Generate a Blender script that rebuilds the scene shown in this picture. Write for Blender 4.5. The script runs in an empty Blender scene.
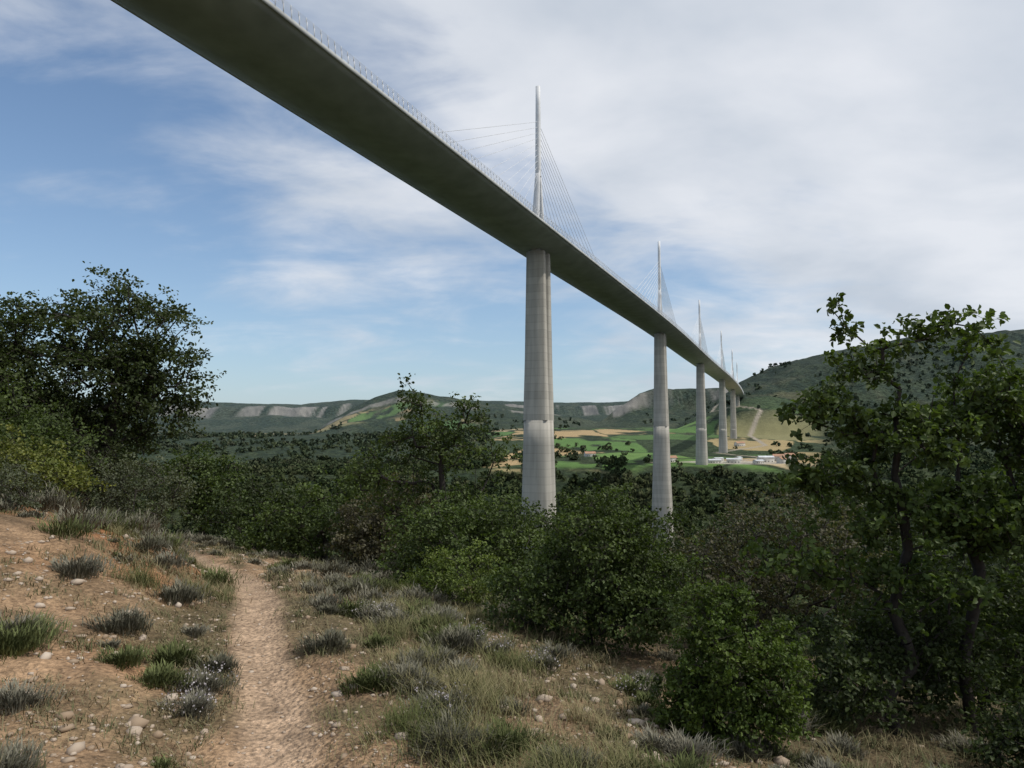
import bpy, math, numpy as np
from mathutils import Vector
S=bpy.context.scene
S.view_settings.view_transform='Standard'
S.view_settings.look='None'
S.view_settings.exposure=0
F=740.0
# ------------------------------------------------------------ helpers
def ss(a,b,x):
    t=np.clip((x-a)/(b-a),0,1); return t*t*(3-2*t)
def h2(xi,yi,seed):
    h=(xi*374761393+yi*668265263+seed*1446659)&0xffffffff
    h=((h^(h>>13))*1274126177)&0xffffffff
    h=h^(h>>16)
    return h/4294967295.0
def vn(x,y,seed=0):
    xi=np.floor(x).astype(np.int64); yi=np.floor(y).astype(np.int64)
    fx=x-xi; fy=y-yi; fx=fx*fx*(3-2*fx); fy=fy*fy*(3-2*fy)
    a=h2(xi,yi,seed);b=h2(xi+1,yi,seed);c=h2(xi,yi+1,seed);d=h2(xi+1,yi+1,seed)
    return (a*(1-fx)+b*fx)*(1-fy)+(c*(1-fx)+d*fx)*fy
def fbm(x,y,seed=0,o=5):
    s=0;a=.5;t=0
    for i in range(o):
        s=s+a*vn(x*2**i+i*17.3,y*2**i+i*9.1,seed+i); t+=a; a*=.5
    return s/t
def mk(name,V,Fc,mat,col=None,parent=None,smooth=False,mats=None,midx=None):
    V=np.asarray(V,dtype=np.float32); Fc=np.asarray(Fc,dtype=np.int32)
    me=bpy.data.meshes.new(name)
    me.vertices.add(len(V)); me.vertices.foreach_set('co',V.ravel())
    k=Fc.shape[1]
    me.loops.add(Fc.size); me.loops.foreach_set('vertex_index',Fc.ravel())
    me.polygons.add(len(Fc))
    me.polygons.foreach_set('loop_start',np.arange(0,Fc.size,k,dtype=np.int32))
    me.polygons.foreach_set('loop_total',np.full(len(Fc),k,dtype=np.int32))
    if smooth: me.polygons.foreach_set('use_smooth',np.ones(len(Fc),dtype=bool))
    me.update(calc_edges=True)
    if col is not None:
        c=np.ones((len(V),4),dtype=np.float32); c[:,:col.shape[1]]=col
        at=me.color_attributes.new('Col','FLOAT_COLOR','POINT'); at.data.foreach_set('color',c.ravel())
    if mats:
        for m in mats: me.materials.append(m)
        me.polygons.foreach_set('material_index',np.asarray(midx,dtype=np.int32))
    elif mat: me.materials.append(mat)
    o=bpy.data.objects.new(name,me); S.collection.objects.link(o)
    if parent: o.parent=parent
    return o
def empty(name):
    o=bpy.data.objects.new(name,None); S.collection.objects.link(o); return o
def newmat(name):
    m=bpy.data.materials.new(name); m.use_nodes=True
    nt=m.node_tree; b=nt.nodes['Principled BSDF']; return m,nt,b
def leafmat(name,trans=.3,rough=.5,spec=.2):
    m,nt,b=newmat(name); N=nt.nodes; L=nt.links
    a=N.new('ShaderNodeAttribute'); a.attribute_name='Col'
    L.new(a.outputs['Color'],b.inputs['Base Color'])
    b.inputs['Roughness'].default_value=rough
    b.inputs['Specular IOR Level'].default_value=spec
    if trans<=0: return m
    t=N.new('ShaderNodeBsdfTranslucent')
    mx=N.new('ShaderNodeMixRGB'); mx.blend_type='MULTIPLY'; mx.inputs[0].default_value=1
    L.new(a.outputs['Color'],mx.inputs[1]); mx.inputs[2].default_value=(1.4,1.6,.6,1)
    L.new(mx.outputs[0],t.inputs['Color'])
    ms=N.new('ShaderNodeMixShader'); ms.inputs[0].default_value=trans
    L.new(b.outputs[0],ms.inputs[1]); L.new(t.outputs[0],ms.inputs[2])
    L.new(ms.outputs[0],N['Material Output'].inputs['Surface'])
    return m
M_leaf=leafmat('leaf_foliage',.25)
M_grass=leafmat('grass_blades',0,.8,.1)
M_far=leafmat('woodland_foliage',0,.9,.05)
def barkmat():
    m,nt,b=newmat('bark'); N=nt.nodes; L=nt.links
    tc=N.new('ShaderNodeTexCoord'); n=N.new('ShaderNodeTexNoise'); n.inputs['Scale'].default_value=25
    n.inputs['Detail'].default_value=4; L.new(tc.outputs['Object'],n.inputs['Vector'])
    r=N.new('ShaderNodeValToRGB'); r.color_ramp.elements[0].color=(.014,.011,.009,1); r.color_ramp.elements[1].color=(.055,.045,.036,1)
    L.new(n.outputs[0],r.inputs[0]); L.new(r.outputs[0],b.inputs['Base Color'])
    bp=N.new('ShaderNodeBump'); bp.inputs['Distance'].default_value=.01; L.new(n.outputs[0],bp.inputs['Height']); L.new(bp.outputs[0],b.inputs['Normal'])
    b.inputs['Roughness'].default_value=.9
    return m
M_bark=barkmat()
# ------------------------------------------------------------ terrain
_yk=np.array([-60,-10,0,3.5,4.6,6.0,7.2,8.3,10,12,17,24,40,80,200.])
_xk=np.array([2,.2,-.5,-1.06,-1.45,-2.03,-2.42,-2.8,-3.65,-4.9,-7.7,-11.8,-19,-31,-60.])
_ys=np.linspace(-60,200,5201); _xs=np.interp(_ys,_yk,_xk)
_xs=np.convolve(np.pad(_xs,20,mode='edge'),np.ones(41)/41,mode='valid')
def xp(y): return np.interp(y,_ys,_xs)
_Py=np.array([-400,-60,0,7,24,40,60,120,250,388,520,620,710,850,1000,1380,1700,2030,2600,3500,6000,20000.])
_Pz=np.array([40,3,-1.6,-1.6,-3.3,-6,-12,-42,-112,-150,-160,-150,-128,-88,-50,-41,-16,4,15,20,60,60.])
_pys=np.linspace(-400,20000,20401); _pzs=np.interp(_pys,_Py,_Pz)
_far=np.convolve(np.pad(_pzs,40,mode='edge'),np.ones(81)/81,mode='valid')
_pzs=_pzs+(_far-_pzs)*ss(120,260,_pys)
def P(y): return np.interp(y,_pys,_pzs)
def U(px): return (np.array(px,dtype=float)-512)/F
RID=[
 ([-900,0,150,200,250,300,350,420,470,520,600,640,740,900,1100,2000],[392,396,399,402,404,405,400,399,401,402,403,401,396,396,396,380],3300,5200,1),
 ([300,330,350,375,400,415,440,480,540,600,640],[445,422,409,397,389,391,396,401,411,425,445],2500,3500,3),
 ([575,600,620,640,655,690,740,800],[445,422,407,393,388,388,388,385],2250,3000,2),
 ([660,700,720,740,770,800,850,900,960,1024,1100,1400,2500],[440,412,398,382,370,361,350,342,334,329,326,314,325],1850,2700,0)]
def H(x,y,full=False):
    yy=np.maximum(y,1.0); u=x/yy
    xpp=xp(y); d=xpp-x
    z=P(y)
    fade=1-ss(90,320,y); fb=ss(-30,0,y)*.7+.3
    e=-d
    z=z+fade*fb*(-.16*np.clip(e-.5,0,8)-.3*np.clip(e-8.5,0,60))
    z=z+fade*fb*(.26*ss(.35,1.1,d)*ss(3,9,y)+.16*np.clip(d-.4,0,70)+.18*ss(.5,3.0,d)*ss(3.5,7,y))
    near=1-ss(60,150,y)
    z=z+near*(.28*(fbm(x*.45,y*.45,3,4)-.5)*ss(.2,1.2,np.abs(d))+.08*(fbm(x*3,y*3,9,4)-.5)*ss(.1,.4,np.abs(d)))
    z=z-near*.06*np.exp(-(d/.26)**2)
    z=z-(y>900)*28*(1-ss(-.22,.05,u))*ss(900,1200,y)
    z=z+ss(250,600,y)*(26*(fbm(x/260,y/260,21,5)-.5))*(.35+.65*ss(.5,.9,np.abs(u-.2)))
    rock=np.zeros_like(z); far=y>1000
    for k,(px,ty,D0,D1,cl) in enumerate(RID):
        uu=U(px); top=np.interp(u,uu,(430-np.array(ty,dtype=float))/F*D1,left=-60,right=-60 if k in(1,2) else (430-ty[-1])/F*D1)
        wob=300*(fbm(x/500,y/900,40+k,4)-.5)+110*(fbm(x/90,y/900,46+k,3)-.5)
        s=np.clip((y+wob*1.2-D0)/(D1-D0),0,1)
        if cl==1:
            prof=.34*ss(0,.58,s)+.40*ss(.60,.72,s)+.26*ss(.74,.98,s)
            rk=ss(.60,.63,s)*(1-ss(.72,.75,s))
        elif cl==2:
            prof=.5*s+.5*ss(.70,.86,s); rk=ss(.72,.76,s)*(1-ss(.84,.88,s))
        else:
            prof=s**.85; rk=0*s
        if cl==3: rk=ss(.6,.64,s)*(1-ss(.72,.76,s))*.7
        prof=np.where(s>=1,1,prof)
        zr=z*(1-prof)+top*prof
        gul=60*(fbm(x/220,y/600,60+k,5)-.5)*np.minimum(prof*3,1)*(1-ss(.75,1,s))
        zr=zr+gul+ (8*(fbm(x/60,y/400,70+k,4)-.5))*ss(.5,1,s)
        m=far&(zr>z)&(top>-30)
        z=np.where(m,zr,z); rock=np.where(m,rk,rock)
    return (z,rock,d,u) if full else z
def Hs(x,y): return float(H(np.array([float(x)]),np.array([float(y)]))[0])
th=np.radians(np.concatenate([np.arange(-180,-46,3.0),np.arange(-45,45,.1),np.arange(46,180,3.0)]))
rr=np.concatenate([np.geomspace(.35,60,330)[:-1],np.geomspace(60,6000,520),np.geomspace(6600,22000,8)])
TH,RR=np.meshgrid(th,rr); X=(RR*np.sin(TH)).ravel(); Y=(RR*np.cos(TH)).ravel()
Z,ROCK,DD,UU=H(X,Y,True)
nT=len(th); nR=len(rr)
i,j=np.meshgrid(np.arange(nR-1),np.arange(nT),indexing='ij'); j2=(j+1)%nT
Fc=np.stack([i*nT+j,i*nT+j2,(i+1)*nT+j2,(i+1)*nT+j],-1).reshape(-1,4)
Fc=Fc[:,::-1]
V=np.stack([X,Y,Z],1)
V=np.vstack([V,[[0,0,Hs(0,0)]]])
def lerp(a,b,t): return a*(1-t[:,None])+b*t[:,None]
n1=fbm(X*.9,Y*.9,5,5); n2=fbm(X/70,Y/110,6,5); n3=fbm(X/16,Y/22,8,4)
soil=np.tile(np.array([[.34,.225,.135]]),(len(X),1)); soil=lerp(soil,np.array([[.19,.13,.078]]),ss(.38,.70,n1))
soil=lerp(soil,np.array([[.33,.165,.08]]),ss(.45,.62,fbm(X*.35+9,Y*.35,15,4))*ss(.4,1.0,DD)*.8)
soil=lerp(soil,np.array([[.38,.16,.065]]),ss(.4,.7,DD)*(1-ss(1.4,2.4,DD))*ss(7.5,9.5,Y)*.85)
pd=np.abs(DD+.12*(fbm(X*2,Y*2,31,3)-.5))
pathm=np.exp(-(pd/.215)**5)*(Y>-20)*(Y<60)
verge=ss(.20,.30,pd)*(1-ss(.6,1.5,pd))*ss(.38,.55,fbm(X*1.6,Y*1.6,19,3))
veg=np.maximum(ss(.46,.60,fbm(X*.6+30,Y*.6,12,4))*.65*(1-.45*ss(.6,1.2,DD)),verge*.7)
soil=lerp(soil,np.array([[.105,.092,.05]]),veg)
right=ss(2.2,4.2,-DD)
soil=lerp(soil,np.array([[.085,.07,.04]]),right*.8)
soil=lerp(soil,np.array([[.43,.305,.205]]),pathm)
forest=np.tile(np.array([[.024,.037,.016]]),(len(X),1)); forest=lerp(forest,np.array([[.045,.06,.024]]),ss(.35,.65,n3)); forest=lerp(forest,np.array([[.085,.09,.045]]),ss(.6,.74,n2)*.6)
col=lerp(soil,forest,ss(14,40,Y))
col[Y<0]=soil[Y<0]
rng=np.random.default_rng(4)
NC=300
cx=rng.uniform(-900,1700,NC); cy=rng.uniform(850,4200,NC)
pal=np.array([[.42,.30,.15],[.42,.33,.16],[.11,.20,.045],[.085,.15,.04],[.46,.36,.21],[.045,.065,.025],[.24,.22,.10],[.10,.185,.045],[.13,.22,.055],[.38,.29,.14]])
ci=rng.integers(0,len(pal),NC)
fm=(Y>900)&(Y<4000)&(np.abs(UU)<.6)
idx=np.where(fm)[0]
fx=X[idx]+50*(fbm(X[idx]/150,Y[idx]/150,88,3)-.5); fy=Y[idx]+60*(fbm(X[idx]/150,Y[idx]/150,89,3)-.5)
d1=np.full(len(idx),1e9); d2=np.full(len(idx),1e9); w=np.zeros(len(idx),int)
for k in range(NC):
    dk=np.hypot((fx-cx[k])/1.0,(fy-cy[k])/1.25)
    nw=dk<d1; d2=np.where(nw,d1,np.minimum(d2,dk)); w=np.where(nw,k,w); d1=np.where(nw,dk,d1)
fcol=pal[ci[w]]*(0.85+.3*n3[idx][:,None])
hed=1-ss(4,10,d2-d1)
fcol=lerp(fcol,np.array([[.04,.06,.022]]),hed)
ui=UU[idx]; yi=Y[idx]
reg=ss(960,1030,yi+80*(n2[idx]-.5))*(1-ss(2000,2300,yi+500*(n2[idx]-.5)))*ss(-.06,0.0,ui+.05*(n2[idx]-.5))*(1-ss(.38,.44,ui))
reg2=ss(2100,2300,yi)*(1-ss(3000,3300,yi+600*(n2[idx]-.5)))*(1-ss(-.10,-.02,ui))*ss(.43,.52,fbm(X[idx]/300,Y[idx]/500,77,3))
reg=np.maximum(reg,reg2*.8)
reg=reg*(ss(.33,.40,fbm(X[idx]/90,Y[idx]/120,78,4)))*(1-ss(.24,.30,ui)*ss(1750,1950,yi)*.85)
FM=np.zeros(len(X)); FM[idx]=reg*(1-hed)*(np.sum(pal[ci[w]],1)>.2)
col[idx]=lerp(col[idx],fcol,reg)
far=ss(2000,2600,Y)
col=col*(1-.2*far*ss(.2,.3,UU))[:,None]
col=lerp(col,np.array([[.09,.10,.055]]),far*(1-ss(.2,.3,UU)*.8)*ss(.54,.68,fbm(X/120,Y/300,91,5))*.5*(1-np.clip(FM,0,1)))
rk=ROCK*ss(.36,.46,fbm(X/60,Y/900,95,5))*ss(.36,.47,fbm(X/330,Y/2000,97,3))
rkc=np.array([[.33,.30,.265]])*(.35+1.1*fbm(X/18,Z/9,98,4))[:,None]
col=col*(1-np.clip(rk,0,1)[:,None]*.85)+rkc*np.clip(rk,0,1)[:,None]*.85
def seg(ax,ay,bx,by):
    dx,dy=bx-ax,by-ay; t=np.clip(((X-ax)*dx+(Y-ay)*dy)/(dx*dx+dy*dy),0,1); return np.hypot(X-ax-t*dx,Y-ay-t*dy)
road=[(200,1060),(320,1090),(400,1180),(370,1350),(520,1520),(560,1750),(640,1900),(560,2080),(640,2300)]
rd=np.full(len(X),1e9)
for a,b in zip(road[:-1],road[1:]): rd=np.minimum(rd,seg(*a,*b))
col=lerp(col,np.array([[.36,.31,.24]]),(1-ss(3,7,rd))*(Y>900))
wk=(1-ss(.6,1.1,np.hypot((X-330)/95,(Y-1075)/42)))
col=lerp(col,np.array([[.45,.41,.34]]),wk*.9)
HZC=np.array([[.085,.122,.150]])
def haze(r): return (1-np.exp(-np.maximum(r-600,0)/8000))*.85  # aerial haze painted into base colours, stronger with distance from the origin
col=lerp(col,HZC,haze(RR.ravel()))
fo=ss(40,90,Y)*(1-np.clip(FM,0,1))*(1-np.clip(rk,0,1))
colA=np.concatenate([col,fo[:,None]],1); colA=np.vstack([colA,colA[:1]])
def groundmat():
    m,nt,b=newmat('ground_soil'); N=nt.nodes; L=nt.links
    a=N.new('ShaderNodeAttribute'); a.attribute_name='Col'
    g=N.new('ShaderNodeNewGeometry')
    def noise(s,d=6,r=.6):
        n=N.new('ShaderNodeTexNoise'); n.inputs['Scale'].default_value=s; n.inputs['Detail'].default_value=d; n.inputs['Roughness'].default_value=r
        L.new(g.outputs['Position'],n.inputs['Vector']); return n
    nf=noise(28,3,.7); nm=noise(4.0,3); nc=noise(.09,4,.7)
    def ramp(src,a0,a1,c0,c1):
        r=N.new('ShaderNodeValToRGB'); r.color_ramp.elements[0].position=a0; r.color_ramp.elements[1].position=a1
        r.color_ramp.elements[0].color=(c0,c0,c0,1); r.color_ramp.elements[1].color=(c1,c1,c1,1); L.new(src,r.inputs[0]); return r
    def mul(x,y,f=None):
        q=N.new('ShaderNodeMixRGB'); q.blend_type='MULTIPLY'; q.inputs[0].default_value=1
        if f is not None: L.new(f,q.inputs[0])
        L.new(x,q.inputs[1]); L.new(y,q.inputs[2]); return q.outputs[0]
    inv=N.new('ShaderNodeMath'); inv.operation='SUBTRACT'; inv.inputs[0].default_value=1; L.new(a.outputs['Alpha'],inv.inputs[1])
    c=mul(a.outputs['Color'],ramp(nf.outputs[0],.3,.7,.5,1.4).outputs[0],inv.outputs[0])
    c=mul(c,ramp(nm.outputs[0],.3,.7,.65,1.25).outputs[0],inv.outputs[0])
    c=mul(c,ramp(nc.outputs[0],.35,.65,.4,1.45).outputs[0],a.outputs['Alpha'])
    L.new(c,b.inputs['Base Color']); b.inputs['Roughness'].default_value=.95; b.inputs['Specular IOR Level'].default_value=.1
    v=N.new('ShaderNodeTexVoronoi'); v.inputs['Scale'].default_value=30; L.new(g.outputs['Position'],v.inputs['Vector'])
    ad=N.new('ShaderNodeMath'); ad.operation='SUBTRACT'; L.new(nf.outputs[0],ad.inputs[0]); L.new(v.outputs['Distance'],ad.inputs[1])
    bp=N.new('ShaderNodeBump'); bp.inputs['Distance'].default_value=.025; bp.inputs['Strength'].default_value=.9
    L.new(ad.outputs[0],bp.inputs['Height'])
    bp2=N.new('ShaderNodeBump'); bp2.inputs['Distance'].default_value=9; L.new(a.outputs['Alpha'],bp2.inputs['Strength'])
    L.new(nc.outputs[0],bp2.inputs['Height']); L.new(bp.outputs[0],bp2.inputs['Normal']); L.new(bp2.outputs[0],b.inputs['Normal'])
    return m
M_ground=groundmat()
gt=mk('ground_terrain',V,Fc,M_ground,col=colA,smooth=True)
mk('terrain_centre',np.vstack([np.stack([X,Y,Z],1)[:nT],[[0,0,Hs(0,0)]]]),np.array([[nT,q,(q+1)%nT] for q in range(nT)]),M_ground,col=np.vstack([colA[:nT],colA[:1]]),parent=gt)
# ------------------------------------------------------------ viaduct
PT=[(-385,-585,97),(-245,-260,96.5),(-114,68,96),(14,388,95),(143,710,93.5),(263,1030,92.5),(384,1350,92),(499,1670,92),(607,1990,92),(660,2160,92),(700,2300,92)]
PT=np.array(PT,dtype=float)
cum=np.concatenate([[0],np.cumsum(np.hypot(*np.diff(PT[:,:2],axis=0).T))])
def spline(t):
    out=[]
    for q in np.atleast_1d(t):
        k=int(np.clip(np.searchsorted(cum,q)-1,0,len(PT)-2)); f=(q-cum[k])/(cum[k+1]-cum[k])
        p1,p2=PT[k],PT[k+1]; p0=PT[k-1] if k>0 else 2*p1-p2; p3=PT[k+2] if k+2<len(PT) else 2*p2-p1
        out.append(.5*((2*p1)+(-p0+p2)*f+(2*p0-5*p1+4*p2-p3)*f*f+(-p0+3*p1-3*p2+p3)*f**3))
    return np.array(out)
tt=np.arange(0,cum[-1],6.0); C=spline(tt)
Tn=np.gradient(C[:,:2],axis=0); Tn/=np.linalg.norm(Tn,axis=1)[:,None]; Rn=np.stack([Tn[:,1],-Tn[:,0]],1)
def sweep(sec,closed=True,step=1):
    c=C[::step]; R=Rn[::step]; n=len(sec)
    sec=np.array(sec,dtype=float)
    V=np.zeros((len(c),n,3)); V[:,:,0]=c[:,0:1]+R[:,0:1]*sec[:,0]; V[:,:,1]=c[:,1:2]+R[:,1:2]*sec[:,0]; V[:,:,2]=c[:,2:3]+sec[:,1]
    i,j=np.meshgrid(np.arange(len(c)-1),np.arange(n if closed else n-1),indexing='ij'); j2=(j+1)%n
    return V.reshape(-1,3),np.stack([i*n+j,i*n+j2,(i+1)*n+j2,(i+1)*n+j],-1).reshape(-1,4)
def simplemat(name,c,rough=.6,spec=.3,band=0):
    m,nt,b=newmat(name); N=nt.nodes; L=nt.links
    g=N.new('ShaderNodeNewGeometry'); n=N.new('ShaderNodeTexNoise'); n.inputs['Scale'].default_value=.12; n.inputs['Detail'].default_value=6
    mp=N.new('ShaderNodeMapping'); mp.inputs['Scale'].default_value=(4,4,.3) if band else (1,1,1)
    L.new(g.outputs['Position'],mp.inputs[0]); L.new(mp.outputs[0],n.inputs['Vector'])
    r=N.new('ShaderNodeValToRGB'); r.color_ramp.elements[0].position=.3; r.color_ramp.elements[1].position=.7
    r.color_ramp.elements[0].color=tuple(k*.78 for k in c)+(1,); r.color_ramp.elements[1].color=tuple(k*1.1 for k in c)+(1,)
    L.new(n.outputs[0],r.inputs[0]); out=r.outputs[0]
    if band:
        sx=N.new('ShaderNodeSeparateXYZ'); L.new(g.outputs['Position'],sx.inputs[0])
        md=N.new('ShaderNodeMath'); md.operation='PINGPONG'; md.inputs[1].default_value=band/2; L.new(sx.outputs[2],md.inputs[0])
        lt=N.new('ShaderNodeMapRange'); lt.inputs[1].default_value=0; lt.inputs[2].default_value=.25; lt.inputs[3].default_value=.8; lt.inputs[4].default_value=1; L.new(md.outputs[0],lt.inputs[0])
        dv=N.new('ShaderNodeMath'); dv.operation='DIVIDE'; dv.inputs[1].default_value=band; L.new(sx.outputs[2],dv.inputs[0])
        fl=N.new('ShaderNodeMath'); fl.operation='FLOOR'; L.new(dv.outputs[0],fl.inputs[0])
        wn=N.new('ShaderNodeTexWhiteNoise'); wn.noise_dimensions='1D'; L.new(fl.outputs[0],wn.inputs['W'])
        mr=N.new('ShaderNodeMapRange'); mr.inputs[3].default_value=.91; mr.inputs[4].default_value=1.05; L.new(wn.outputs[0],mr.inputs[0])
        mm=N.new('ShaderNodeMath'); mm.operation='MULTIPLY'; L.new(lt.outputs[0],mm.inputs[0]); L.new(mr.outputs[0],mm.inputs[1])
        mx=N.new('ShaderNodeMixRGB'); mx.blend_type='MULTIPLY'; mx.inputs[0].default_value=1; L.new(out,mx.inputs[1]); L.new(mm.outputs[0],mx.inputs[2]); out=mx.outputs[0]
    L.new(out,b.inputs['Base Color']); b.inputs['Roughness'].default_value=rough; b.inputs['Specular IOR Level'].default_value=spec
    return m
M_conc=simplemat('pier_concrete',(.47,.445,.39),.9,.15,4.0)
M_steel=simplemat('deck_painted_steel',(.42,.44,.46),.7,.2)
M_fasc=simplemat('fascia_paint',(.42,.43,.42),.6,.2)
M_white=simplemat('white_paint',(.74,.75,.76),.5,.3)
M_asph=simplemat('asphalt',(.05,.05,.05),.9,.2)
via=empty('cable_stayed_viaduct')
v,f=sweep([(-14,4.2),(-16,4.5),(-16,3.3),(-13.9,2.7),(-7,0),(7,0),(13.9,2.7),(16,3.3),(16,4.5),(14,4.2)]); mk('deck',v,f[:,::-1],M_steel,parent=via)
v,f=sweep([(-13,4.23),(13,4.23)],False); mk('road_surface',v,f,M_asph,parent=via)
for nm,s in(('edge_right',1),('edge_left',-1)):
    v,f=sweep([(s*16.02,3.25),(s*16.25,3.25),(s*16.25,4.6),(s*16.02,4.6)]); mk(nm+'_fascia',v,f,M_fasc,parent=via)
    VV=[];FF=[];k=0
    for hh in(5.2,5.8,6.4,7.0,7.6):
        v,f=sweep([(s*16.2,hh),(s*16.25,hh),(s*16.25,hh+.06),(s*16.2,hh+.06)],True,2); VV.append(v);FF.append(f+k);k+=len(v)
    mk(nm+'_wind_screen_rails',np.vstack(VV),np.vstack(FF),M_fasc,parent=via)
    VV=[];FF=[];k=0
    bx=np.array([[a,b,c] for c in(0,1) for a,b in((-1,-1),(1,-1),(1,1),(-1,1))],dtype=float)
    bf=np.array([[0,3,2,1],[4,5,6,7],[0,1,5,4],[1,2,6,5],[2,3,7,6],[3,0,4,7]])
    C2=spline(np.arange(0,cum[-1],3.0)); T2=np.gradient(C2[:,:2],axis=0); T2/=np.linalg.norm(T2,axis=1)[:,None]; R2=np.stack([T2[:,1],-T2[:,0]],1)
    for q in range(len(C2)):
        o=C2[q,:2]+R2[q]*s*16.25
        for zz0,zz1,off in((4.5,6.8,0),(6.8,8.0,-.25)):
            p=np.zeros((8,3)); p[:,:2]=o+bx[:,0:1]*.08*T2[q]+(bx[:,1:2]*.08+s*off)*R2[q]; p[:,2]=C2[q,2]+zz0+(zz1-zz0)*bx[:,2]
            VV.append(p);FF.append(bf+k);k+=8
    mk(nm+'_wind_screen_posts',np.vstack(VV),np.vstack(FF),M_white,parent=via)
def loft(rings,caps=True):
    n=len(rings[0]); V=np.vstack(rings); Fs=[]
    for a in range(len(rings)-1):
        for b in range(n): Fs.append([a*n+b,a*n+(b+1)%n,(a+1)*n+(b+1)%n,(a+1)*n+b])
    if caps:
        t=(len(rings)-1)*n
        for b in range(1,n-2,2): Fs.append([t,t+b,t+b+1,t+b+2])
    return V,np.array(Fs)
def local(c,T,R,pts):
    pts=np.array(pts,dtype=float); o=np.zeros_like(pts)
    o[:,:2]=c[:2]+pts[:,0:1]*T+pts[:,1:2]*R; o[:,2]=pts[:,2]; return o
def octo(l,w,z,ch=.28,a0=0):
    c=min(l,w)*ch*1.6
    return [(a0+l,-w+c,z),(a0+l,w-c,z),(a0+l-c,w,z),(a0-l+c,w,z),(a0-l,w-c,z),(a0-l,-w+c,z),(a0-l+c,-w,z),(a0+l-c,-w,z)]
def slot(l,w,z):
    c=l*.3; g=1.1; h=.9
    return [(l,-w+c,z),(l,w-c,z),(l-c,w,z),(g,w,z),(g*.6,w-h,z),(-g*.6,w-h,z),(-g,w,z),(-l+c,w,z),(-l,w-c,z),(-l,-w+c,z),(-l+c,-w,z),(-g,-w,z),(-g*.6,-w+h,z),(g*.6,-w+h,z),(g,-w,z),(l-c,-w,z)]
for k in range(1,len(PT)-2):
    c=PT[k]; q=int(round(cum[k]/6.0)); T=Tn[q]; R=Rn[q]; zt=c[2]; zb=Hs(c[0],c[1])-6
    wz=lambda z: np.interp(zt-z,[0,60,129,186,245],[4.9,5.8,7.6,9.6,12])
    lz=lambda z: np.interp(zt-z,[0,90,245],[5.4,6.6,8.4])
    zs=max(zt-90,zb+8)
    rings=[local(c,T,R,slot(lz(z),wz(z),z)) for z in np.linspace(zb,zs,14)]
    V1,F1=loft(rings)
    mk('pier_shaft',V1,F1,M_conc,parent=via)
    for sg in(-1,1):
        rings=[]
        for z in np.linspace(zs,zt-1.2,12):
            f=(zt-z)/(zt-zs); th_=1.5+f*1.5; cc=lz(z)-th_
            rings.append(local(c,T,R,octo(th_,wz(z),z,.22,sg*cc)))
        V1,F1=loft(rings); mk('pier_leg',V1,F1,M_conc,parent=via)
        V1,F1=loft([local(c,T,R,octo(1.0,2.6,z,.2,sg*4.1)) for z in(zt-1.3,zt+.1)]); mk('pier_bearing',V1,F1,M_steel,parent=via)
    dt=zt+4.2
    for sg in(-1,1):
        V1,F1=loft([local(c,T,R,octo(.5+1.0*(1-f),1.2+.9*(1-f),dt+f*40,.25,sg*(4.6*(1-f)+.6))) for f in np.linspace(0,1,6)])
        mk('mast_leg',V1,F1,M_white,parent=via)
    V1,F1=loft([local(c,T,R,octo(1.45-.4*f,1.4-.3*f,dt+36+f*49.5,.25)) for f in np.linspace(0,1,6)])
    mk('mast_shaft',V1,F1,M_white,parent=via)
    VV=[];FF=[];kk=0
    for sg in(-1,1):
        for n in range(11):
            a=np.array([*c[:2],dt+36+n*3.0]); q2=int(np.clip(round((cum[k]+sg*(26+n*12.4))/6.0),0,len(C)-1)); b=np.array([C[q2,0],C[q2,1],C[q2,2]+4.3])
            rad=.11+.05*(k>3)
            ring=lambda p:[(p[0]+R[0]*rad*math.cos(t),p[1]+R[1]*rad*math.cos(t),p[2]+rad*math.sin(t)) for t in(0,2.09,4.19)]
            VV.append(np.array(ring(a)+ring(b))); FF.append(np.array([[0,1,4,3],[1,2,5,4],[2,0,3,5]])+kk); kk+=6
    mk('stay_cables',np.vstack(VV),np.vstack(FF),M_white,parent=via)
# ------------------------------------------------------------ foliage
def leaves(pos,nrm_bias,size,rng,col,wr=.32,fold=.25):
    n=len(pos)
    d=rng.normal(size=(n,3)); d/=np.linalg.norm(d,axis=1)[:,None]
    nr=rng.normal(size=(n,3))*.75+nrm_bias; nr-=np.sum(nr*d,1)[:,None]*d; nr/=np.linalg.norm(nr,axis=1)[:,None]+1e-9
    s=np.cross(d,nr); L=size*rng.uniform(.65,1.25,n)
    sh=np.array([(0,0,0),(wr,.35,fold*.5),(wr*.85,.72,fold*.5),(0,1,-.1),(-wr*.85,.72,fold*.5),(-wr,.35,fold*.5)])
    V=pos[:,None,:]+L[:,None,None]*(s[:,None,:]*sh[None,:,0:1]+d[:,None,:]*sh[None,:,1:2]+nr[:,None,:]*sh[None,:,2:3])
    b=np.arange(n)[:,None]*6
    Fq=np.stack([b+np.array([0,1,2,3]),b+np.array([0,3,4,5])],1).reshape(-1,4)
    return V.reshape(-1,3),Fq,np.repeat(col,6,axis=0)
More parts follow.
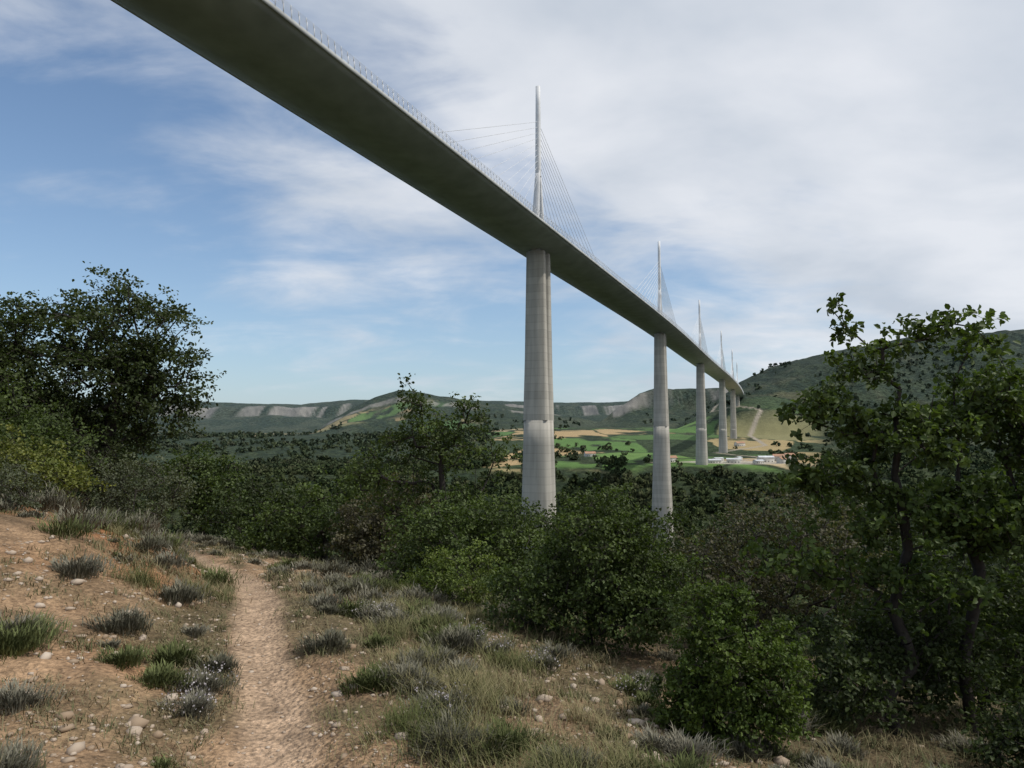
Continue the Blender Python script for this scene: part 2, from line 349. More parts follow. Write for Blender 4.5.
def tubes(nodes,par,rad,sides=5):
    ang=np.arange(sides)*2*math.pi/sides
    idx=[i for i in range(len(nodes)) if par[i]>=0]
    a=nodes[[par[i] for i in idx]]; b=nodes[idx]; rb=rad[idx]; ra=np.minimum(rad[[par[i] for i in idx]],rb*1.35)
    d=b-a; d/=np.linalg.norm(d,axis=1)[:,None]+1e-9
    up=np.where(np.abs(d[:,2:3])>.9,np.array([[1.,0,0]]),np.array([[0,0,1.]]))
    s=np.cross(d,up); s/=np.linalg.norm(s,axis=1)[:,None]; t=np.cross(d,s)
    ring=s[:,None,:]*np.cos(ang)[None,:,None]+t[:,None,:]*np.sin(ang)[None,:,None]
    A=a[:,None,:]+ring*ra[:,None,None]; B=b[:,None,:]+ring*rb[:,None,None]
    V=np.concatenate([A,B],1).reshape(-1,3); base=np.arange(len(idx))[:,None,None]*2*sides
    q=np.arange(sides); q2=(q+1)%sides
    f=np.stack([q,q2,q2+sides,q+sides],-1)[None]
    return V,(base+f).reshape(-1,4)
def plant(name,bx,by,lobes,ncl,nl,ls,cr,c0,c1,trunk,tr,seed,bare=0,trunks=None,zoff=-.05,shell=.45):
    rng=np.random.default_rng(seed); bz=Hs(bx,by)+zoff
    lobes=np.array(lobes,dtype=float); wv=lobes[:,3]*lobes[:,4]*lobes[:,5]; wv=wv**.8; wv/=wv.sum()
    li=rng.choice(len(lobes),ncl,p=wv); d=rng.normal(size=(ncl,3)); d/=np.linalg.norm(d,axis=1)[:,None]
    r=rng.uniform(shell**3,1,ncl)**(1/3)*rng.uniform(.75,1.15,ncl)
    pts=lobes[li,:3]+d*r[:,None]*lobes[li,3:6]
    pts=pts[pts[:,2]>.08]
    nodes=[];par=[]
    for tp in (trunks or [trunk]):
        tp=np.array(tp,dtype=float); prev=-1
        for a in range(len(tp)):
            if a==0: nodes.append(tp[0]); par.append(-1); prev=len(nodes)-1; continue
            m=max(2,int(np.linalg.norm(tp[a]-tp[a-1])/.18))
            for q in range(1,m+1):
                nodes.append(tp[a-1]+(tp[a]-tp[a-1])*q/m+rng.normal(size=3)*.012); par.append(prev); prev=len(nodes)-1
    nodes=[np.array(n) for n in nodes]; arr=np.zeros((len(nodes)+len(pts)*12,3)); n0=len(nodes); arr[:n0]=nodes
    order=np.argsort(np.min(np.linalg.norm(pts[:,None]-arr[None,:n0],axis=2),axis=1)); pts=pts[order]
    cnt=n0; tips=[]; par=list(par)
    span=np.ptp(pts[:,2])+np.ptp(pts[:,0]); sg=max(span*.035,.05)
    for p in pts:
        dd=np.linalg.norm(arr[:cnt]-p,axis=1)+.6*np.maximum(arr[:cnt,2]-p[2]+.1,0)
        k=int(np.argmin(dd)); a=arr[k]; L=np.linalg.norm(p-a); m=int(np.clip(L/sg,1,9)); prev=k
        mid=(a+p)/2+np.array([0,0,-.08*L])+rng.normal(size=3)*.07*L
        for q in range(1,m+1):
            t=q/m; arr[cnt]=a*(1-t)**2+2*mid*t*(1-t)+p*t*t; par.append(prev); prev=cnt; cnt+=1
        tips.append(prev)
    arr=arr[:cnt]; wt=np.zeros(cnt); wt[tips]+=1
    for q in range(cnt-1,-1,-1):
        if par[q]>=0: wt[par[q]]+=wt[q]
    rad=np.maximum(wt,.6)**.5; rad=rad/rad[:n0].max()*tr; rad=np.maximum(rad,ls*.035)
    rad[:3]*=np.array([1.25,1.12,1.05])
    Vt,Ft=tubes(arr,par,rad,6)
    nb=int(ncl*bare)
    tp=arr[tips]; act=tp[rng.permutation(len(tp))[nb:]]
    ns=5; sub=np.repeat(act,ns,axis=0)+rng.normal(size=(len(act)*ns,3))*cr*np.array([.75,.75,.55])
    tv=np.concatenate([np.repeat(act,ns,axis=0),sub]); tpn=[-1]*(len(act)*ns)+list(range(len(act)*ns))
    V2,F2=tubes(tv,tpn,np.full(len(tv),max(ls*.03,.0015)),3)
    per=max(1,nl//ns); pos=np.repeat(sub,per,axis=0)+rng.normal(size=(len(sub)*per,3))*cr*.33*np.array([1,1,.6])
    cb=np.repeat(rng.uniform(0,1,len(act)),ns*per); cb=.55*cb+.45*rng.uniform(0,1,len(pos))
    br=np.repeat(rng.uniform(.62,1.25,len(act)),ns*per)
    cl=(np.array(c0)[None]*(1-cb[:,None])+np.array(c1)[None]*cb[:,None])*br[:,None]
    out=pos-lobes[:,:3].mean(0); out/=np.linalg.norm(out,axis=1)[:,None]+1e-6
    V3,F3,C3=leaves(pos,out*.5+np.array([[0,0,.9]]),ls,rng,cl)
    V=np.vstack([Vt,V2,V3])+np.array([bx,by,bz]); Fq=np.vstack([Ft,F2+len(Vt),F3+len(Vt)+len(V2)])
    cc=np.vstack([np.tile([[.1,.08,.06]],(len(Vt)+len(V2),1)),C3])
    mi=np.concatenate([np.zeros(len(Ft)+len(F2)),np.ones(len(F3))])
    return mk(name,V,Fq,None,col=cc,mats=[M_bark,M_leaf],midx=mi)
DG=((.030,.044,.014),(.066,.088,.031)); MG=((.042,.064,.019),(.097,.130,.037)); YG=((.06,.092,.022),(.15,.185,.042)); GG=((.06,.07,.04),(.12,.135,.08)); OL=((.058,.056,.035),(.12,.11,.066))
# left oak group
plant('oak_tree',-8.7,16,[(.2,0,4.2,1.45,1.4,1.05),(-1.7,0,4.05,1.3,1.3,.95),(1.2,0,3.4,.75,.8,.85),(-.3,-.3,2.95,1.8,1.5,.95),(-2.4,0,2.6,1.2,1.2,.9),(1.1,.2,2.4,.8,.9,.6),(-.6,0,1.6,1.6,1.2,.8)],460,78,.08,.26,*DG,[(0,0,0),(.1,0,.8),(-.05,0,1.7),(.1,.1,2.8)],.17,11)
plant('oak_tree',-11.6,14.5,[(0,0,2.7,1.6,1.4,1.2),(1.0,0,1.5,1.5,1.3,1.2)],180,75,.085,.27,*DG,[(0,0,0),(.1,0,1),(0,0,2.2)],.14,12)
plant('broom_shrub',-7.0,11.2,[(0,0,.5,.75,.6,.45),(-.8,0,.65,.7,.6,.55)],110,70,.05,.15,(.07,.092,.022),(.18,.185,.045),[(0,0,0),(0,0,.5)],.04,13)
plant('shrub',-6.7,13.6,[(0,0,.8,.85,.8,.75),(-1.2,.3,.9,1.0,.8,.9)],150,70,.045,.16,*GG,[(0,0,0),(0,0,.5)],.05,14)
plant('shrub',-8.9,12.8,[(0,0,1.2,1.2,.9,1.1),(.8,0,.9,.9,.7,.8)],150,70,.06,.2,*MG,[(0,0,0),(0,0,.5)],.05,15)
plant('shrub',-6.0,8.9,[(0,0,.32,.5,.4,.32),(-.6,.1,.4,.45,.4,.38)],90,70,.03,.09,*GG,[(0,0,0),(0,0,.3)],.03,41)
plant('oak_tree',-12.9,31,[(0,0,2.6,1.5,1.5,1.5),(1.0,0,1.7,1.5,1.2,1.2)],150,62,.13,.32,*MG,[(0,0,0),(.1,0,1),(0,0,2)],.14,16)
plant('oak_tree',-15.5,27,[(0,0,2.4,2.0,1.6,1.6)],110,60,.13,.34,*DG,[(0,0,0),(.1,0,1),(0,0,2)],.14,17)
plant('shrub',-8.2,24,[(0,0,1.2,1.6,1.4,1.1),(1.7,0,1.0,1.3,1.2,.9)],130,60,.11,.28,*DG,[(0,0,0),(0,0,1)],.08,18)
plant('shrub',-5.0,20,[(0,0,1.2,1.4,1.2,1.1),(1.3,0,1.7,.9,1.0,1.1),(-1.3,0,.8,1.0,1.0,.7)],180,65,.085,.24,*MG,[(0,0,0),(0,0,1)],.08,19)
plant('shrub',-2.9,16.5,[(0,0,1.0,1.1,1.0,.95),(.6,0,1.5,.7,.8,.75)],140,65,.075,.2,*OL,[(0,0,0),(0,0,1)],.06,20)
# centre oak
plant('young_oak_tree',-1.35,14,[(0,0,2.8,.65,.6,.75),(.55,0,3.35,.38,.4,.42),(-.5,0,3.5,.28,.35,.4),(-.75,0,2.5,.6,.6,.5),(.85,0,2.6,.45,.5,.45),(-1.3,0,2.2,.5,.5,.4),(0,0,1.4,1.2,.7,.8)],210,52,.066,.16,*MG,[(0,0,0),(-.05,0,.8),(.06,0,1.6),(0,0,2.8)],.085,21,bare=.2,shell=.3)
plant('shrub',-.75,10.6,[(0,0,.8,.75,.7,.7),(.6,.2,.8,.7,.6,.65),(-.6,0,.55,.5,.5,.5)],180,70,.05,.15,*MG,[(0,0,0),(0,0,.5)],.04,22)
plant('shrub',.35,12.5,[(0,0,1.0,.8,.8,.8),(1.0,0,1.05,.8,.7,.8)],150,65,.06,.18,*DG,[(0,0,0),(0,0,.5)],.05,23)
plant('box_shrub',-.55,8.7,[(0,0,.45,.45,.45,.4),(-.4,.2,.35,.3,.3,.3)],90,75,.032,.09,*YG,[(0,0,0),(0,0,.3)],.02,24)
plant('buckthorn_shrub',.75,7.3,[(0,0,.85,.6,.6,.62),(-.55,0,.6,.45,.5,.55),(.55,0,.72,.45,.5,.58),(.15,-.3,.45,.75,.4,.45),(.2,0,1.3,.3,.35,.3)],330,80,.036,.105,*MG,[(0,0,0),(0,0,.5)],.035,25)
plant('blackthorn_shrub',2.3,8.2,[(0,0,.9,.55,.6,.8),(.6,.2,1.05,.6,.6,.8),(1.2,.1,1.0,.6,.6,.85)],230,56,.04,.13,*OL,[(0,0,0),(0,0,.5)],.04,26,bare=.25)
plant('shrub',3.2,11.5,[(0,0,1.2,1.2,1.0,.9),(2.0,0,1.4,1.2,1.0,1.1),(-1.2,0,1.1,.9,.9,.85)],230,65,.06,.2,*DG,[(0,0,0),(0,0,.5)],.05,27)
plant('box_shrub',1.38,4.75,[(0,0,.5,.34,.36,.45),(-.15,0,.82,.17,.2,.3),(.27,.05,.42,.24,.3,.38),(-.26,0,.32,.22,.25,.3),(.08,0,1.0,.1,.12,.15)],330,70,.026,.058,(.042,.07,.014),(.112,.155,.032),[(0,0,0),(0,0,.4)],.02,28)
# right oak
plant('downy_oak_tree',3.05,6.0,[(-.42,0,3.28,.15,.18,.22),(-.12,0,2.95,.33,.35,.2),(.3,0,3.2,.2,.25,.18),(.68,0,3.22,.3,.3,.25),(-.5,0,2.6,.33,.35,.16),(.2,0,2.45,.55,.5,.28),(.9,0,2.65,.45,.5,.33),(-.55,0,2.05,.35,.35,.18),(.1,0,1.8,.6,.5,.25),(.8,0,1.75,.6,.5,.35),(-.7,0,1.45,.35,.35,.24),(.1,0,1.2,.6,.5,.2),(1.3,0,2.0,.4,.5,.7)],370,52,.056,.085,(.046,.072,.019),(.108,.148,.042),None,.045,29,
  trunks=[[(0,0,0),(-.1,0,.3),(.12,0,.58),(.0,0,1.0),(.12,0,1.5),(.05,0,2.1),(.1,0,2.8)],[(.72,.2,-.1),(.66,.2,.6),(.78,.15,1.3),(.6,.1,2.0)],[(.12,0,.58),(.4,0,.9),(.55,0,1.4)]],bare=.08,shell=.2)
plant('shrub',2.55,5.9,[(0,0,.45,.45,.4,.38),(.7,.3,.5,.5,.4,.5)],140,65,.04,.1,*DG,[(0,0,0),(0,0,.3)],.02,30)
plant('shrub',4.1,6.6,[(0,0,.8,.7,.6,.8),(.9,0,.9,.7,.6,.9)],170,65,.05,.13,*MG,[(0,0,0),(0,0,.3)],.03,31)
plant('shrub',3.4,4.9,[(0,0,.3,.4,.3,.3),(.5,.1,.4,.4,.3,.35)],110,65,.035,.09,*DG,[(0,0,0),(0,0,.3)],.02,32)
plant('oak_tree',6.6,9.5,[(0,0,1.8,1.3,1.2,1.6),(-1,0,1.1,1.2,1.0,1.0)],170,60,.075,.22,*DG,[(0,0,0),(0,0,1.5)],.1,33)
# ------------------------------------------------------------ woodland mass on slopes
def blob(n,seed,leaf=.16):
    rng=np.random.default_rng(seed); lob=rng.normal(size=(6,3))*np.array([.28,.28,.22])+np.array([0,0,.55])
    li=rng.integers(0,6,n); d=rng.normal(size=(n,3)); d/=np.linalg.norm(d,axis=1)[:,None]; d[:,2]=np.abs(d[:,2])*1.0-.25
    p=lob[li]+d*.3; nr=d+rng.normal(size=(n,3))*.5; nr/=np.linalg.norm(nr,axis=1)[:,None]
    a=np.cross(nr,rng.normal(size=(n,3))); a/=np.linalg.norm(a,axis=1)[:,None]; b=np.cross(nr,a)
    return p[:,None,:]+leaf*np.stack([-a-.6*b,a-.5*b,.8*a+b*.7,-.7*a+b*.6],1)
def mass(name,n,r0,r1,size,seed,nq,leaf,amax=40,mask=None):
    rng=np.random.default_rng(seed); r=rng.uniform(r0,r1,n); a=np.radians(rng.uniform(-amax,amax,n)); x=r*np.sin(a); y=r*np.cos(a)
    if mask is not None:
        ok=mask(x,y); x=x[ok];y=y[ok]
    n=len(x); z=H(x,y); T=[blob(nq,seed+q,leaf) for q in range(5)]
    sc=rng.uniform(.45,1.3,n)*size; rot=rng.uniform(0,6.28,n); ti=rng.integers(0,5,n)
    k=rng.uniform(0,1,(n,1))**1.3; cc=np.array([[.026,.040,.014]])*(1-k)+np.array([[.075,.09,.034]])*k
    ol=(fbm(x/70,y/90,57,3)>.55)[:,None]*rng.uniform(0,1,(n,1)); cc=cc*(1-ol*.5)+np.array([[.085,.08,.045]])*ol*.5
    hz=haze(np.hypot(x,y))[:,None]; cc=cc*(1-hz)+HZC*hz  # same distance haze painted into the tree colours
    VV=np.stack(T)[ti]; c,s=np.cos(rot)[:,None,None],np.sin(rot)[:,None,None]
    vx=VV[...,0]*c-VV[...,1]*s; vy=VV[...,0]*s+VV[...,1]*c
    V=np.stack([vx*sc[:,None,None]+x[:,None,None],vy*sc[:,None,None]+y[:,None,None],VV[...,2]*sc[:,None,None]*1.05+z[:,None,None]-.1*sc[:,None,None]],-1)
    qc=rng.uniform(.75,1.25,(n,nq,1,1)); C_=np.broadcast_to(cc[:,None,None,:]*qc,V.shape)
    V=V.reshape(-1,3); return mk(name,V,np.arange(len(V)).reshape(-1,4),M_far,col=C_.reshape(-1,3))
mass('hillside_woodland',400,46,300,4.2,100,600,.045,45)
def m2(x,y):
    u=x/y; f=(y>960)&(u>-.03)&(u<.42)
    return np.where(f,(fbm(x/45,y/45,55,3)>.66)&(np.abs(x-330)>90),fbm(x/50,y/70,58,3)>.36)
mass('valley_forest',10000,420,1500,9,200,54,.2,37,m2)
mass('distant_forest',6500,1500,2800,8.5,300,18,.33,37,lambda x,y:m2(x,y)&(fbm(x/200,y/300,56,3)>.38))
# ------------------------------------------------------------ ground plants
rng=np.random.default_rng(77)
def blades(px,py,h,w,lean,col,rng,z=None,ang=None):
    n=len(px); z=H(px,py) if z is None else z
    a=rng.uniform(0,6.28,n) if ang is None else ang
    dx,dy=np.cos(a),np.sin(a); sx,sy=-dy,dx
    V=np.zeros((n,5,3))
    for k,(t,ww) in enumerate([(0,1),(0,-1),(.55,.75),(.55,-.75),(1,0)]):
        off=lean*h*t**1.8
        V[:,k,0]=px+dx*off+sx*w*ww*.5; V[:,k,1]=py+dy*off+sy*w*ww*.5; V[:,k,2]=z-.01+h*t*(1-.3*lean*t)
    b=np.arange(n)[:,None]*5
    return V.reshape(-1,3),b+np.array([[0,1,3,2]]),b+np.array([[2,3,4,4]]),np.repeat(col,5,axis=0)
def mk_mixed(name,V,Q,T,mat,col):
    me=bpy.data.meshes.new(name); me.vertices.add(len(V)); me.vertices.foreach_set('co',V.astype(np.float32).ravel())
    T=T[:,:3]; nl=Q.size+T.size; me.loops.add(nl); me.loops.foreach_set('vertex_index',np.concatenate([Q.ravel(),T.ravel()]).astype(np.int32))
    me.polygons.add(len(Q)+len(T)); st=np.concatenate([np.arange(len(Q))*4,Q.size+np.arange(len(T))*3]).astype(np.int32)
    me.polygons.foreach_set('loop_start',st); me.polygons.foreach_set('loop_total',np.concatenate([np.full(len(Q),4),np.full(len(T),3)]).astype(np.int32))
    me.update(calc_edges=True); c=np.ones((len(V),4),dtype=np.float32); c[:,:3]=col
    at=me.color_attributes.new('Col','FLOAT_COLOR','POINT'); at.data.foreach_set('color',c.ravel()); me.materials.append(mat)
    o=bpy.data.objects.new(name,me); S.collection.objects.link(o); return o
def notpath(x,y,w=.25): return np.abs(xp(y)-x)>w+.14*(fbm(x*1.5,y*1.5,31,3)-.5)
nt=9000; ty=2.2+rng.uniform(0,1,nt)**1.5*26; tx=rng.uniform(-1,1,nt)*(ty*.78+.6)
dens=fbm(tx*.6+30,ty*.6,12,4); e=tx-xp(ty); vg=(np.abs(e)<1.3)&(fbm(tx*1.6,ty*1.6,19,3)>.47)
keep=notpath(tx,ty)&((dens>.49+.05*(e<-.6))|(rng.uniform(0,1,nt)<.15)|vg|(e>3.0)&(rng.uniform(0,1,nt)<.5)); tx=tx[keep];ty=ty[keep]
nb=22; N=len(tx); px=np.repeat(tx,nb)+rng.normal(size=N*nb)*np.repeat(rng.uniform(.02,.09,N),nb); py=np.repeat(ty,nb)+rng.normal(size=N*nb)*np.repeat(rng.uniform(.02,.09,N),nb)
hh=np.repeat(rng.uniform(.03,.10,N)*(1+.8*(fbm(tx*.4,ty*.4,66,2)>.55)),nb)*rng.uniform(.5,1.2,N*nb)
cA=np.array([[.085,.095,.042]]);cB=np.array([[.25,.205,.12]]);k=np.clip(np.repeat(rng.uniform(-.2,1,N),nb)+rng.normal(size=N*nb)*.2,0,1)[:,None]
Vg,F1,F2,Cg=blades(px,py,hh,np.full(N*nb,.0033)+.0005*py,rng.uniform(.3,1.3,N*nb),cA*(1-k)+cB*k,rng)
mk_mixed('grass',Vg,F1,F2,M_grass,Cg)
cl=[(-.35,4.6,.4),(-.65,5.2,.3),(-.1,4.9,.4),(-.6,4.0,.3),(-.15,3.9,.35),(-1.0,6.2,.2),(-.7,6.6,.3),(0,5.7,.25),(-1.3,9.6,.3),(.4,4.4,.25),(-.35,7.5,.25),(.1,3.6,.3),(.6,3.9,.25),(-1.9,8.8,.2),(-2.9,7.2,.2),(-3.3,6.6,.2),(-5.0,9.3,.4),(-4.2,9.8,.3),(-1.2,7.6,.3)]
PX=[];PY=[];HH=[]
for (a,b,r) in cl:
    n=int(4200*r); PX.append(a+rng.normal(size=n)*r*.5); PY.append(b+rng.normal(size=n)*r*.5); HH.append(rng.uniform(.06,.22,n))
PX=np.concatenate(PX);PY=np.concatenate(PY);HH=np.concatenate(HH); kp=notpath(PX,PY,.25)&(fbm(PX*5,PY*5,41,2)>.36); PX,PY,HH=PX[kp],PY[kp],HH[kp]
HH*=.6+.8*fbm(PX*4,PY*4,43,2)
k=np.clip(fbm(PX*2.2,PY*2.2,5,2)*1.9-.45+rng.normal(size=len(PX))*.25,0,1)[:,None]
Vg,F1,F2,Cg=blades(PX,PY,HH,np.full(len(PX),.0038),rng.uniform(.3,1.3,len(PX)),np.array([[.09,.105,.036]])*(1-k)+np.array([[.26,.225,.12]])*k,rng)
mk_mixed('tall_grass',Vg,F1,F2,M_grass,Cg)
# grey thyme shrublets
sp=[(-.42,4.35,.15),(-1.9,4.6,.16),(-2.1,4.5,.15),(-1.8,4.25,.13),(.22,5.9,.13),(-.35,6.3,.14),(-.15,6.0,.13),(-2.5,3.8,.14),(-2.25,5.0,.17),(-2.75,5.3,.18),(-1.2,6.9,.19),(-.95,7.6,.19),(-1.75,8.4,.2),(-.2,8.2,.2),(-3.4,8.6,.25),(-3.5,7.6,.22),(-3.9,8.0,.26),(-4.3,7.2,.26),(-4.8,8.3,.32),(-4.6,10,.3),(-5.2,9.6,.36),(-6.4,10.2,.42),(-5.8,11.4,.42),(-2.2,10.5,.25),(-2.9,12,.3),(-2.4,13.5,.35),(.9,5.6,.15),(.8,4.3,.12),(-1.95,5.0,.13),(-2.4,4.65,.13),(-3.6,6.2,.2),(-1.5,8.0,.2),(-1.7,9.4,.24),(-2.1,9.0,.2),(-1.1,8.4,.22),(-.8,9.4,.25)]
for _ in range(460):
    b=3+rng.uniform(0,1)**1.2*19; a=rng.uniform(-1,1)*b*.75; e=a-float(xp(b))
    if abs(e)>.45 and e<5.5 and not (e<-.6 and b<7 and rng.uniform()<.5): sp.append((a,b,rng.uniform(.05,.17)*(1+.04*b)))
Vs=[];A1=[];A2=[];Cs=[];Vf=[];k0=0
for q,(a,b,r) in enumerate(sp):
    n=int(1700*(r/.2)**1.4) if b<7 else int(560*(r/.2)**1.2)
    th_=rng.uniform(0,6.28,n); ph=np.arccos(rng.uniform(.0,1,n)); z0=Hs(a,b)
    lump=1+.3*np.sin(th_*3+q)+.22*np.sin(th_*5+2*q+ph*4)
    ri=rng.uniform(.35,1.0,n)*r*lump; dx=np.sin(ph)*np.cos(th_); dy=np.sin(ph)*np.sin(th_); dz=np.cos(ph)
    px=a+dx*ri*1.15; py=b+dy*ri*1.15; pz=z0+dz*ri*.6
    g=np.clip(rng.uniform(0,1,(n,1))+.25*(q%4-1.5),0,1); base=np.array([[.115,.112,.075]])*(1-g)+np.array([[.225,.21,.16]])*g
    if q%3==2: base=base*np.array([[.7,.85,.45]])
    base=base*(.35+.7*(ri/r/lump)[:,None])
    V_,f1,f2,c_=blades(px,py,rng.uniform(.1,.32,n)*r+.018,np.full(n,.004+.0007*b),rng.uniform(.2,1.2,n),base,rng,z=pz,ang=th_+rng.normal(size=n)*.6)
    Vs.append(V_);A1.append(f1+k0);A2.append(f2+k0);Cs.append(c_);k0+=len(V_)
    if q in(0,1,3,4,5,6,10,26):
        m=110; th_=rng.uniform(0,6.28,m); ph=np.arccos(rng.uniform(.3,1,m)); lm=1+.3*np.sin(th_*3+q)
        Vf.append(np.stack([a+np.sin(ph)*np.cos(th_)*r*1.15*lm,b+np.sin(ph)*np.sin(th_)*r*1.15*lm,z0+np.cos(ph)*r*.78*lm+rng.normal(size=m)*.012+.02],1))
mk_mixed('thyme_shrublets',np.vstack(Vs),np.vstack(A1),np.vstack(A2),M_grass,np.vstack(Cs))
Vf=np.vstack(Vf); g=rng.uniform(0,1,(len(Vf),1)); cf=np.array([[.24,.21,.225]])*(1-g)+np.array([[.44,.41,.40]])*g
v,f,c=leaves(Vf,np.array([[0,0,1.]]),.012,rng,cf,wr=.5)
mk('thyme_flowers',v,f,M_grass,col=c)
# stones
bpy.ops.mesh.primitive_ico_sphere_add(subdivisions=1,radius=1); ico=bpy.context.object; iv=np.array([v.co[:] for v in ico.data.vertices]); iff=np.array([list(p.vertices) for p in ico.data.polygons]); bpy.data.objects.remove(ico)
n=34000; sy=2.2+rng.uniform(0,1,n)**1.6*20; sx=rng.uniform(-1,1,n)*(sy*.75+.5); e=sx-xp(sy)
wgt=np.where(np.abs(e)<.26,.4,.85)*ss(.3,.6,fbm(sx*.8,sy*.8,44,3)); wgt=np.where(e<-.5,wgt*1.3+.1,wgt); wgt=np.where(e>3.2,wgt*.25,wgt); kp=rng.uniform(0,1,n)<wgt; sx,sy,e=sx[kp],sy[kp],e[kp]; n=len(sx)
sz=.003+.014*rng.uniform(0,1,n)**3+ (rng.uniform(0,1,n)<.05)*rng.uniform(.01,.035,n)*(np.abs(e)>.28); sz*=(1+.04*sy)
vv=iv[None]*(1+rng.uniform(-.3,.3,(n,len(iv),1)))*sz[:,None,None]*rng.uniform(.6,1.3,(n,1,3))*np.array([1,1,.6])
vv=vv+np.stack([sx,sy,H(sx,sy)+sz*.15],1)[:,None,:]
g=rng.uniform(0,1,(n,1,1)); cc=np.broadcast_to(np.array([.27,.19,.12])*(1-g)+np.array([.48,.40,.32])*g,vv.shape)
m,nt_,b=newmat('limestone'); a=nt_.nodes.new('ShaderNodeAttribute'); a.attribute_name='Col'; nt_.links.new(a.outputs['Color'],b.inputs['Base Color']); b.inputs['Roughness'].default_value=.9
mk('gravel_stones',vv.reshape(-1,3),(np.arange(n)[:,None,None]*len(iv)+iff[None]).reshape(-1,3),m,col=cc.reshape(-1,3))
# ------------------------------------------------------------ work sheds and farmhouses in the valley
M_wall=simplemat('rendered_wall',(.62,.60,.55),.9,.1); M_roof=simplemat('roof_tiles',(.40,.24,.16),.9,.1); M_met=simplemat('sheet_roof',(.6,.62,.64),.6,.3); M_dark=simplemat('window_dark',(.03,.03,.035),.3,.5)
def house(name,x,y,l,w,h,rh,rot,roof):
    z=Hs(x,y)-.8; p=empty(name); p.location=(x,y,z); p.rotation_euler=(0,0,rot)
    l/=2;w/=2
    v=[(-l,-w,0),(l,-w,0),(l,w,0),(-l,w,0),(-l,-w,h),(l,-w,h),(l,w,h),(-l,w,h)]
    mk('walls',v,[[0,1,5,4],[1,2,6,5],[2,3,7,6],[3,0,4,7]],M_wall,parent=p)
    mk('gables',[(-l,-w,h),(-l,w,h),(-l,0,h+rh),(l,-w,h),(l,w,h),(l,0,h+rh)],[[0,1,2],[3,5,4]],M_wall,parent=p)
    o=.5; k=o*rh/w
    mk('roof',[(-l-o,-w-o,h-k+.05),(l+o,-w-o,h-k+.05),(l+o,0,h+rh+.05),(-l-o,0,h+rh+.05),(-l-o,w+o,h-k+.05),(l+o,w+o,h-k+.05)],[[0,1,2,3],[3,2,5,4]],roof,parent=p)
    VV=[];FF=[];q=0
    for t in np.linspace(-l*.7,l*.7,4):
        VV+= [(t-.6,-w-.03,1.2),(t+.6,-w-.03,1.2),(t+.6,-w-.03,2.8),(t-.6,-w-.03,2.8)]; FF.append([q,q+1,q+2,q+3]); q+=4
    mk('windows',VV,FF,M_dark,parent=p)
house('site_shed',288,1058,18,9,5,1.5,.1,M_met); house('site_shed',318,1066,20,10,6,1.5,-.3,M_met); house('site_shed',350,1056,14,8,5,1.3,.4,M_met); house('site_shed',372,1090,22,11,8,2,0,M_met)
house('site_shed',305,1100,16,8,5,1.2,.5,M_met); house('site_shed',338,1110,14,8,6,1.2,.9,M_met); house('farmhouse',232,1085,16,9,7,3,.3,M_roof); house('farmhouse',398,1110,16,10,8,3,-.2,M_roof); house('farmhouse',385,1060,13,9,7,3,.6,M_roof); house('farmhouse',130,1240,18,10,6,3,.2,M_roof); house('farmhouse',460,1500,20,10,7,3,.4,M_roof); house('farmhouse',425,1140,15,10,8,3,.2,M_roof)
# ------------------------------------------------------------ light, sky, camera
EL=math.radians(56); AZ=math.radians(105)
sv=Vector((math.sin(AZ)*math.cos(EL),math.cos(AZ)*math.cos(EL),math.sin(EL)))
ld=bpy.data.lights.new('sun','SUN'); ld.energy=2.8; ld.angle=math.radians(1.5); ld.color=(1,.95,.87)
lo=bpy.data.objects.new('sun',ld); S.collection.objects.link(lo); lo.rotation_euler=sv.to_track_quat('Z','Y').to_euler(); lo.location=(0,0,300)
w=bpy.data.worlds.new('World'); S.world=w; w.use_nodes=True; nt=w.node_tree; N=nt.nodes; L=nt.links
bg=N['Background']; bg.inputs[1].default_value=.115
sky=N.new('ShaderNodeTexSky'); sky.sky_type='NISHITA'; sky.sun_disc=False; sky.sun_elevation=EL; sky.sun_rotation=AZ; sky.altitude=500; sky.air_density=1.0; sky.dust_density=.6; sky.ozone_density=2.5
tc=N.new('ShaderNodeTexCoord'); sep=N.new('ShaderNodeSeparateXYZ'); L.new(tc.outputs['Generated'],sep.inputs[0])
def M(op,a,b=None,c=None,clamp=False):
    m=N.new('ShaderNodeMath'); m.operation=op; m.use_clamp=clamp
    for i_,v_ in enumerate((a,b,c)):
        if v_ is None: continue
        if isinstance(v_,(int,float)): m.inputs[i_].default_value=v_
        else: L.new(v_,m.inputs[i_])
    return m.outputs[0]
zc=M('MAXIMUM',sep.outputs[2],0.0); den=M('ADD',zc,.25)
cxn=M('DIVIDE',sep.outputs[0],den); cyn=M('DIVIDE',sep.outputs[1],den)
cb=N.new('ShaderNodeCombineXYZ'); L.new(cxn,cb.inputs[0]); L.new(cyn,cb.inputs[1])
def cn(scale,loc,rot,sc,det=6,rough=.58,dist=.4):
    mp=N.new('ShaderNodeMapping'); mp.inputs['Location'].default_value=loc; mp.inputs['Rotation'].default_value=(0,0,rot); mp.inputs['Scale'].default_value=sc
    L.new(cb.outputs[0],mp.inputs[0]); n=N.new('ShaderNodeTexNoise'); n.inputs['Scale'].default_value=scale; n.inputs['Detail'].default_value=det; n.inputs['Roughness'].default_value=rough; n.inputs['Distortion'].default_value=dist
    L.new(mp.outputs[0],n.inputs['Vector']); return n.outputs[0]
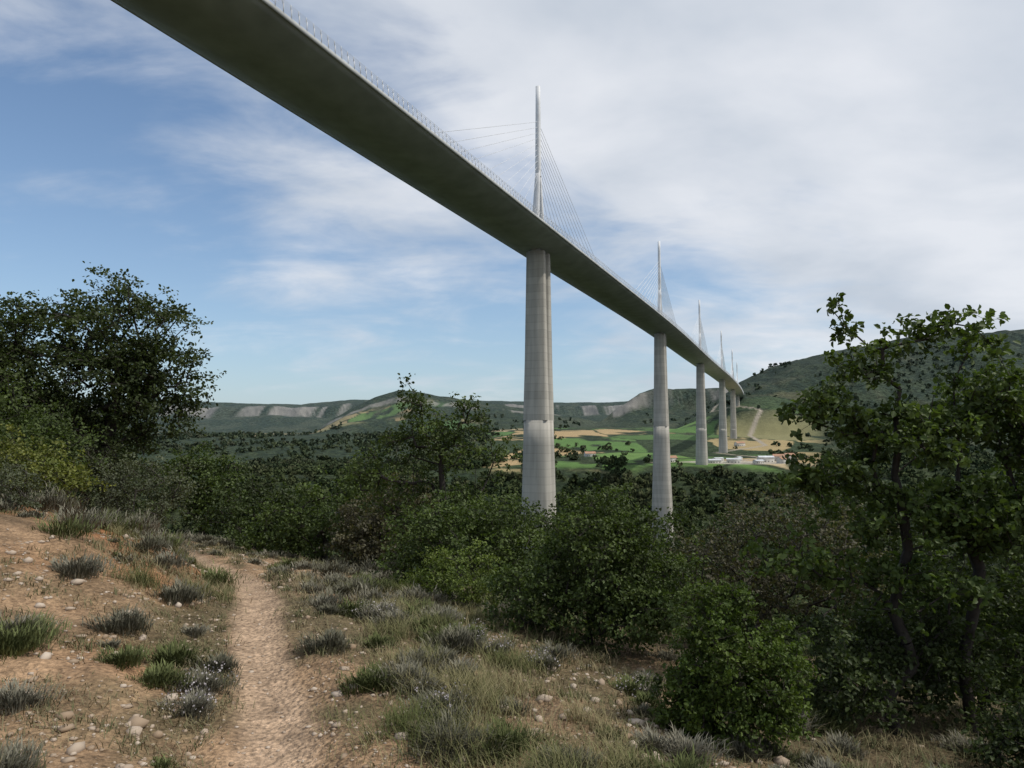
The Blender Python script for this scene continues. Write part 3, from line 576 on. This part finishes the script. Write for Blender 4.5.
nA=cn(1.0,(3.1,1.7,0),.5,(1,.8,1),6,.55); nB=cn(2.6,(7,2,0),-.5,(.8,1.4,1),7,.58,.4)
mixn=M('ADD',M('MULTIPLY',M('SUBTRACT',nA,.5),1.8),M('MULTIPLY',M('SUBTRACT',nB,.5),1.3))
grad=M('ADD',M('ADD',M('MULTIPLY',sep.outputs[0],1.1),M('MULTIPLY',zc,1.75)),.12)
cov=M('ADD',mixn,grad)
mr=N.new('ShaderNodeMapRange'); mr.interpolation_type='SMOOTHSTEP'; mr.inputs[1].default_value=.05; mr.inputs[2].default_value=.85; L.new(cov,mr.inputs[0])
nC=cn(1.7,(1,5,0),.2,(1,1.2,1),5,.52,.2)
cr=N.new('ShaderNodeValToRGB'); cr.color_ramp.elements[0].position=.32; cr.color_ramp.elements[0].color=(4.9,5.4,6.1,1); cr.color_ramp.elements[1].position=.64; cr.color_ramp.elements[1].color=(7.1,7.3,7.7,1)
L.new(nC,cr.inputs[0])
hzf=M('MULTIPLY',M('POWER',2.718,M('MULTIPLY',zc,-7.0)),.75)
hm=N.new('ShaderNodeMixRGB'); L.new(hzf,hm.inputs[0]); sg_=N.new('ShaderNodeMixRGB'); sg_.blend_type='MULTIPLY'; sg_.inputs[0].default_value=1; L.new(sky.outputs[0],sg_.inputs[1]); sg_.inputs[2].default_value=(1.1,1.15,1.15,1)
L.new(sg_.outputs[0],hm.inputs[1]); hm.inputs[2].default_value=(3.3,4.2,5.3,1)
mx=N.new('ShaderNodeMixRGB'); L.new(M('MULTIPLY',mr.outputs[0],.93),mx.inputs[0]); L.new(hm.outputs[0],mx.inputs[1]); L.new(cr.outputs[0],mx.inputs[2])
L.new(mx.outputs[0],bg.inputs[0])
cd=bpy.data.cameras.new('camera'); cd.lens=F/1024*36; cd.sensor_width=36; cd.clip_start=.05; cd.clip_end=60000
co=bpy.data.objects.new('camera',cd); S.collection.objects.link(co); co.location=(0,0,0); co.rotation_euler=(math.radians(90+3.56),0,0)
S.camera=co
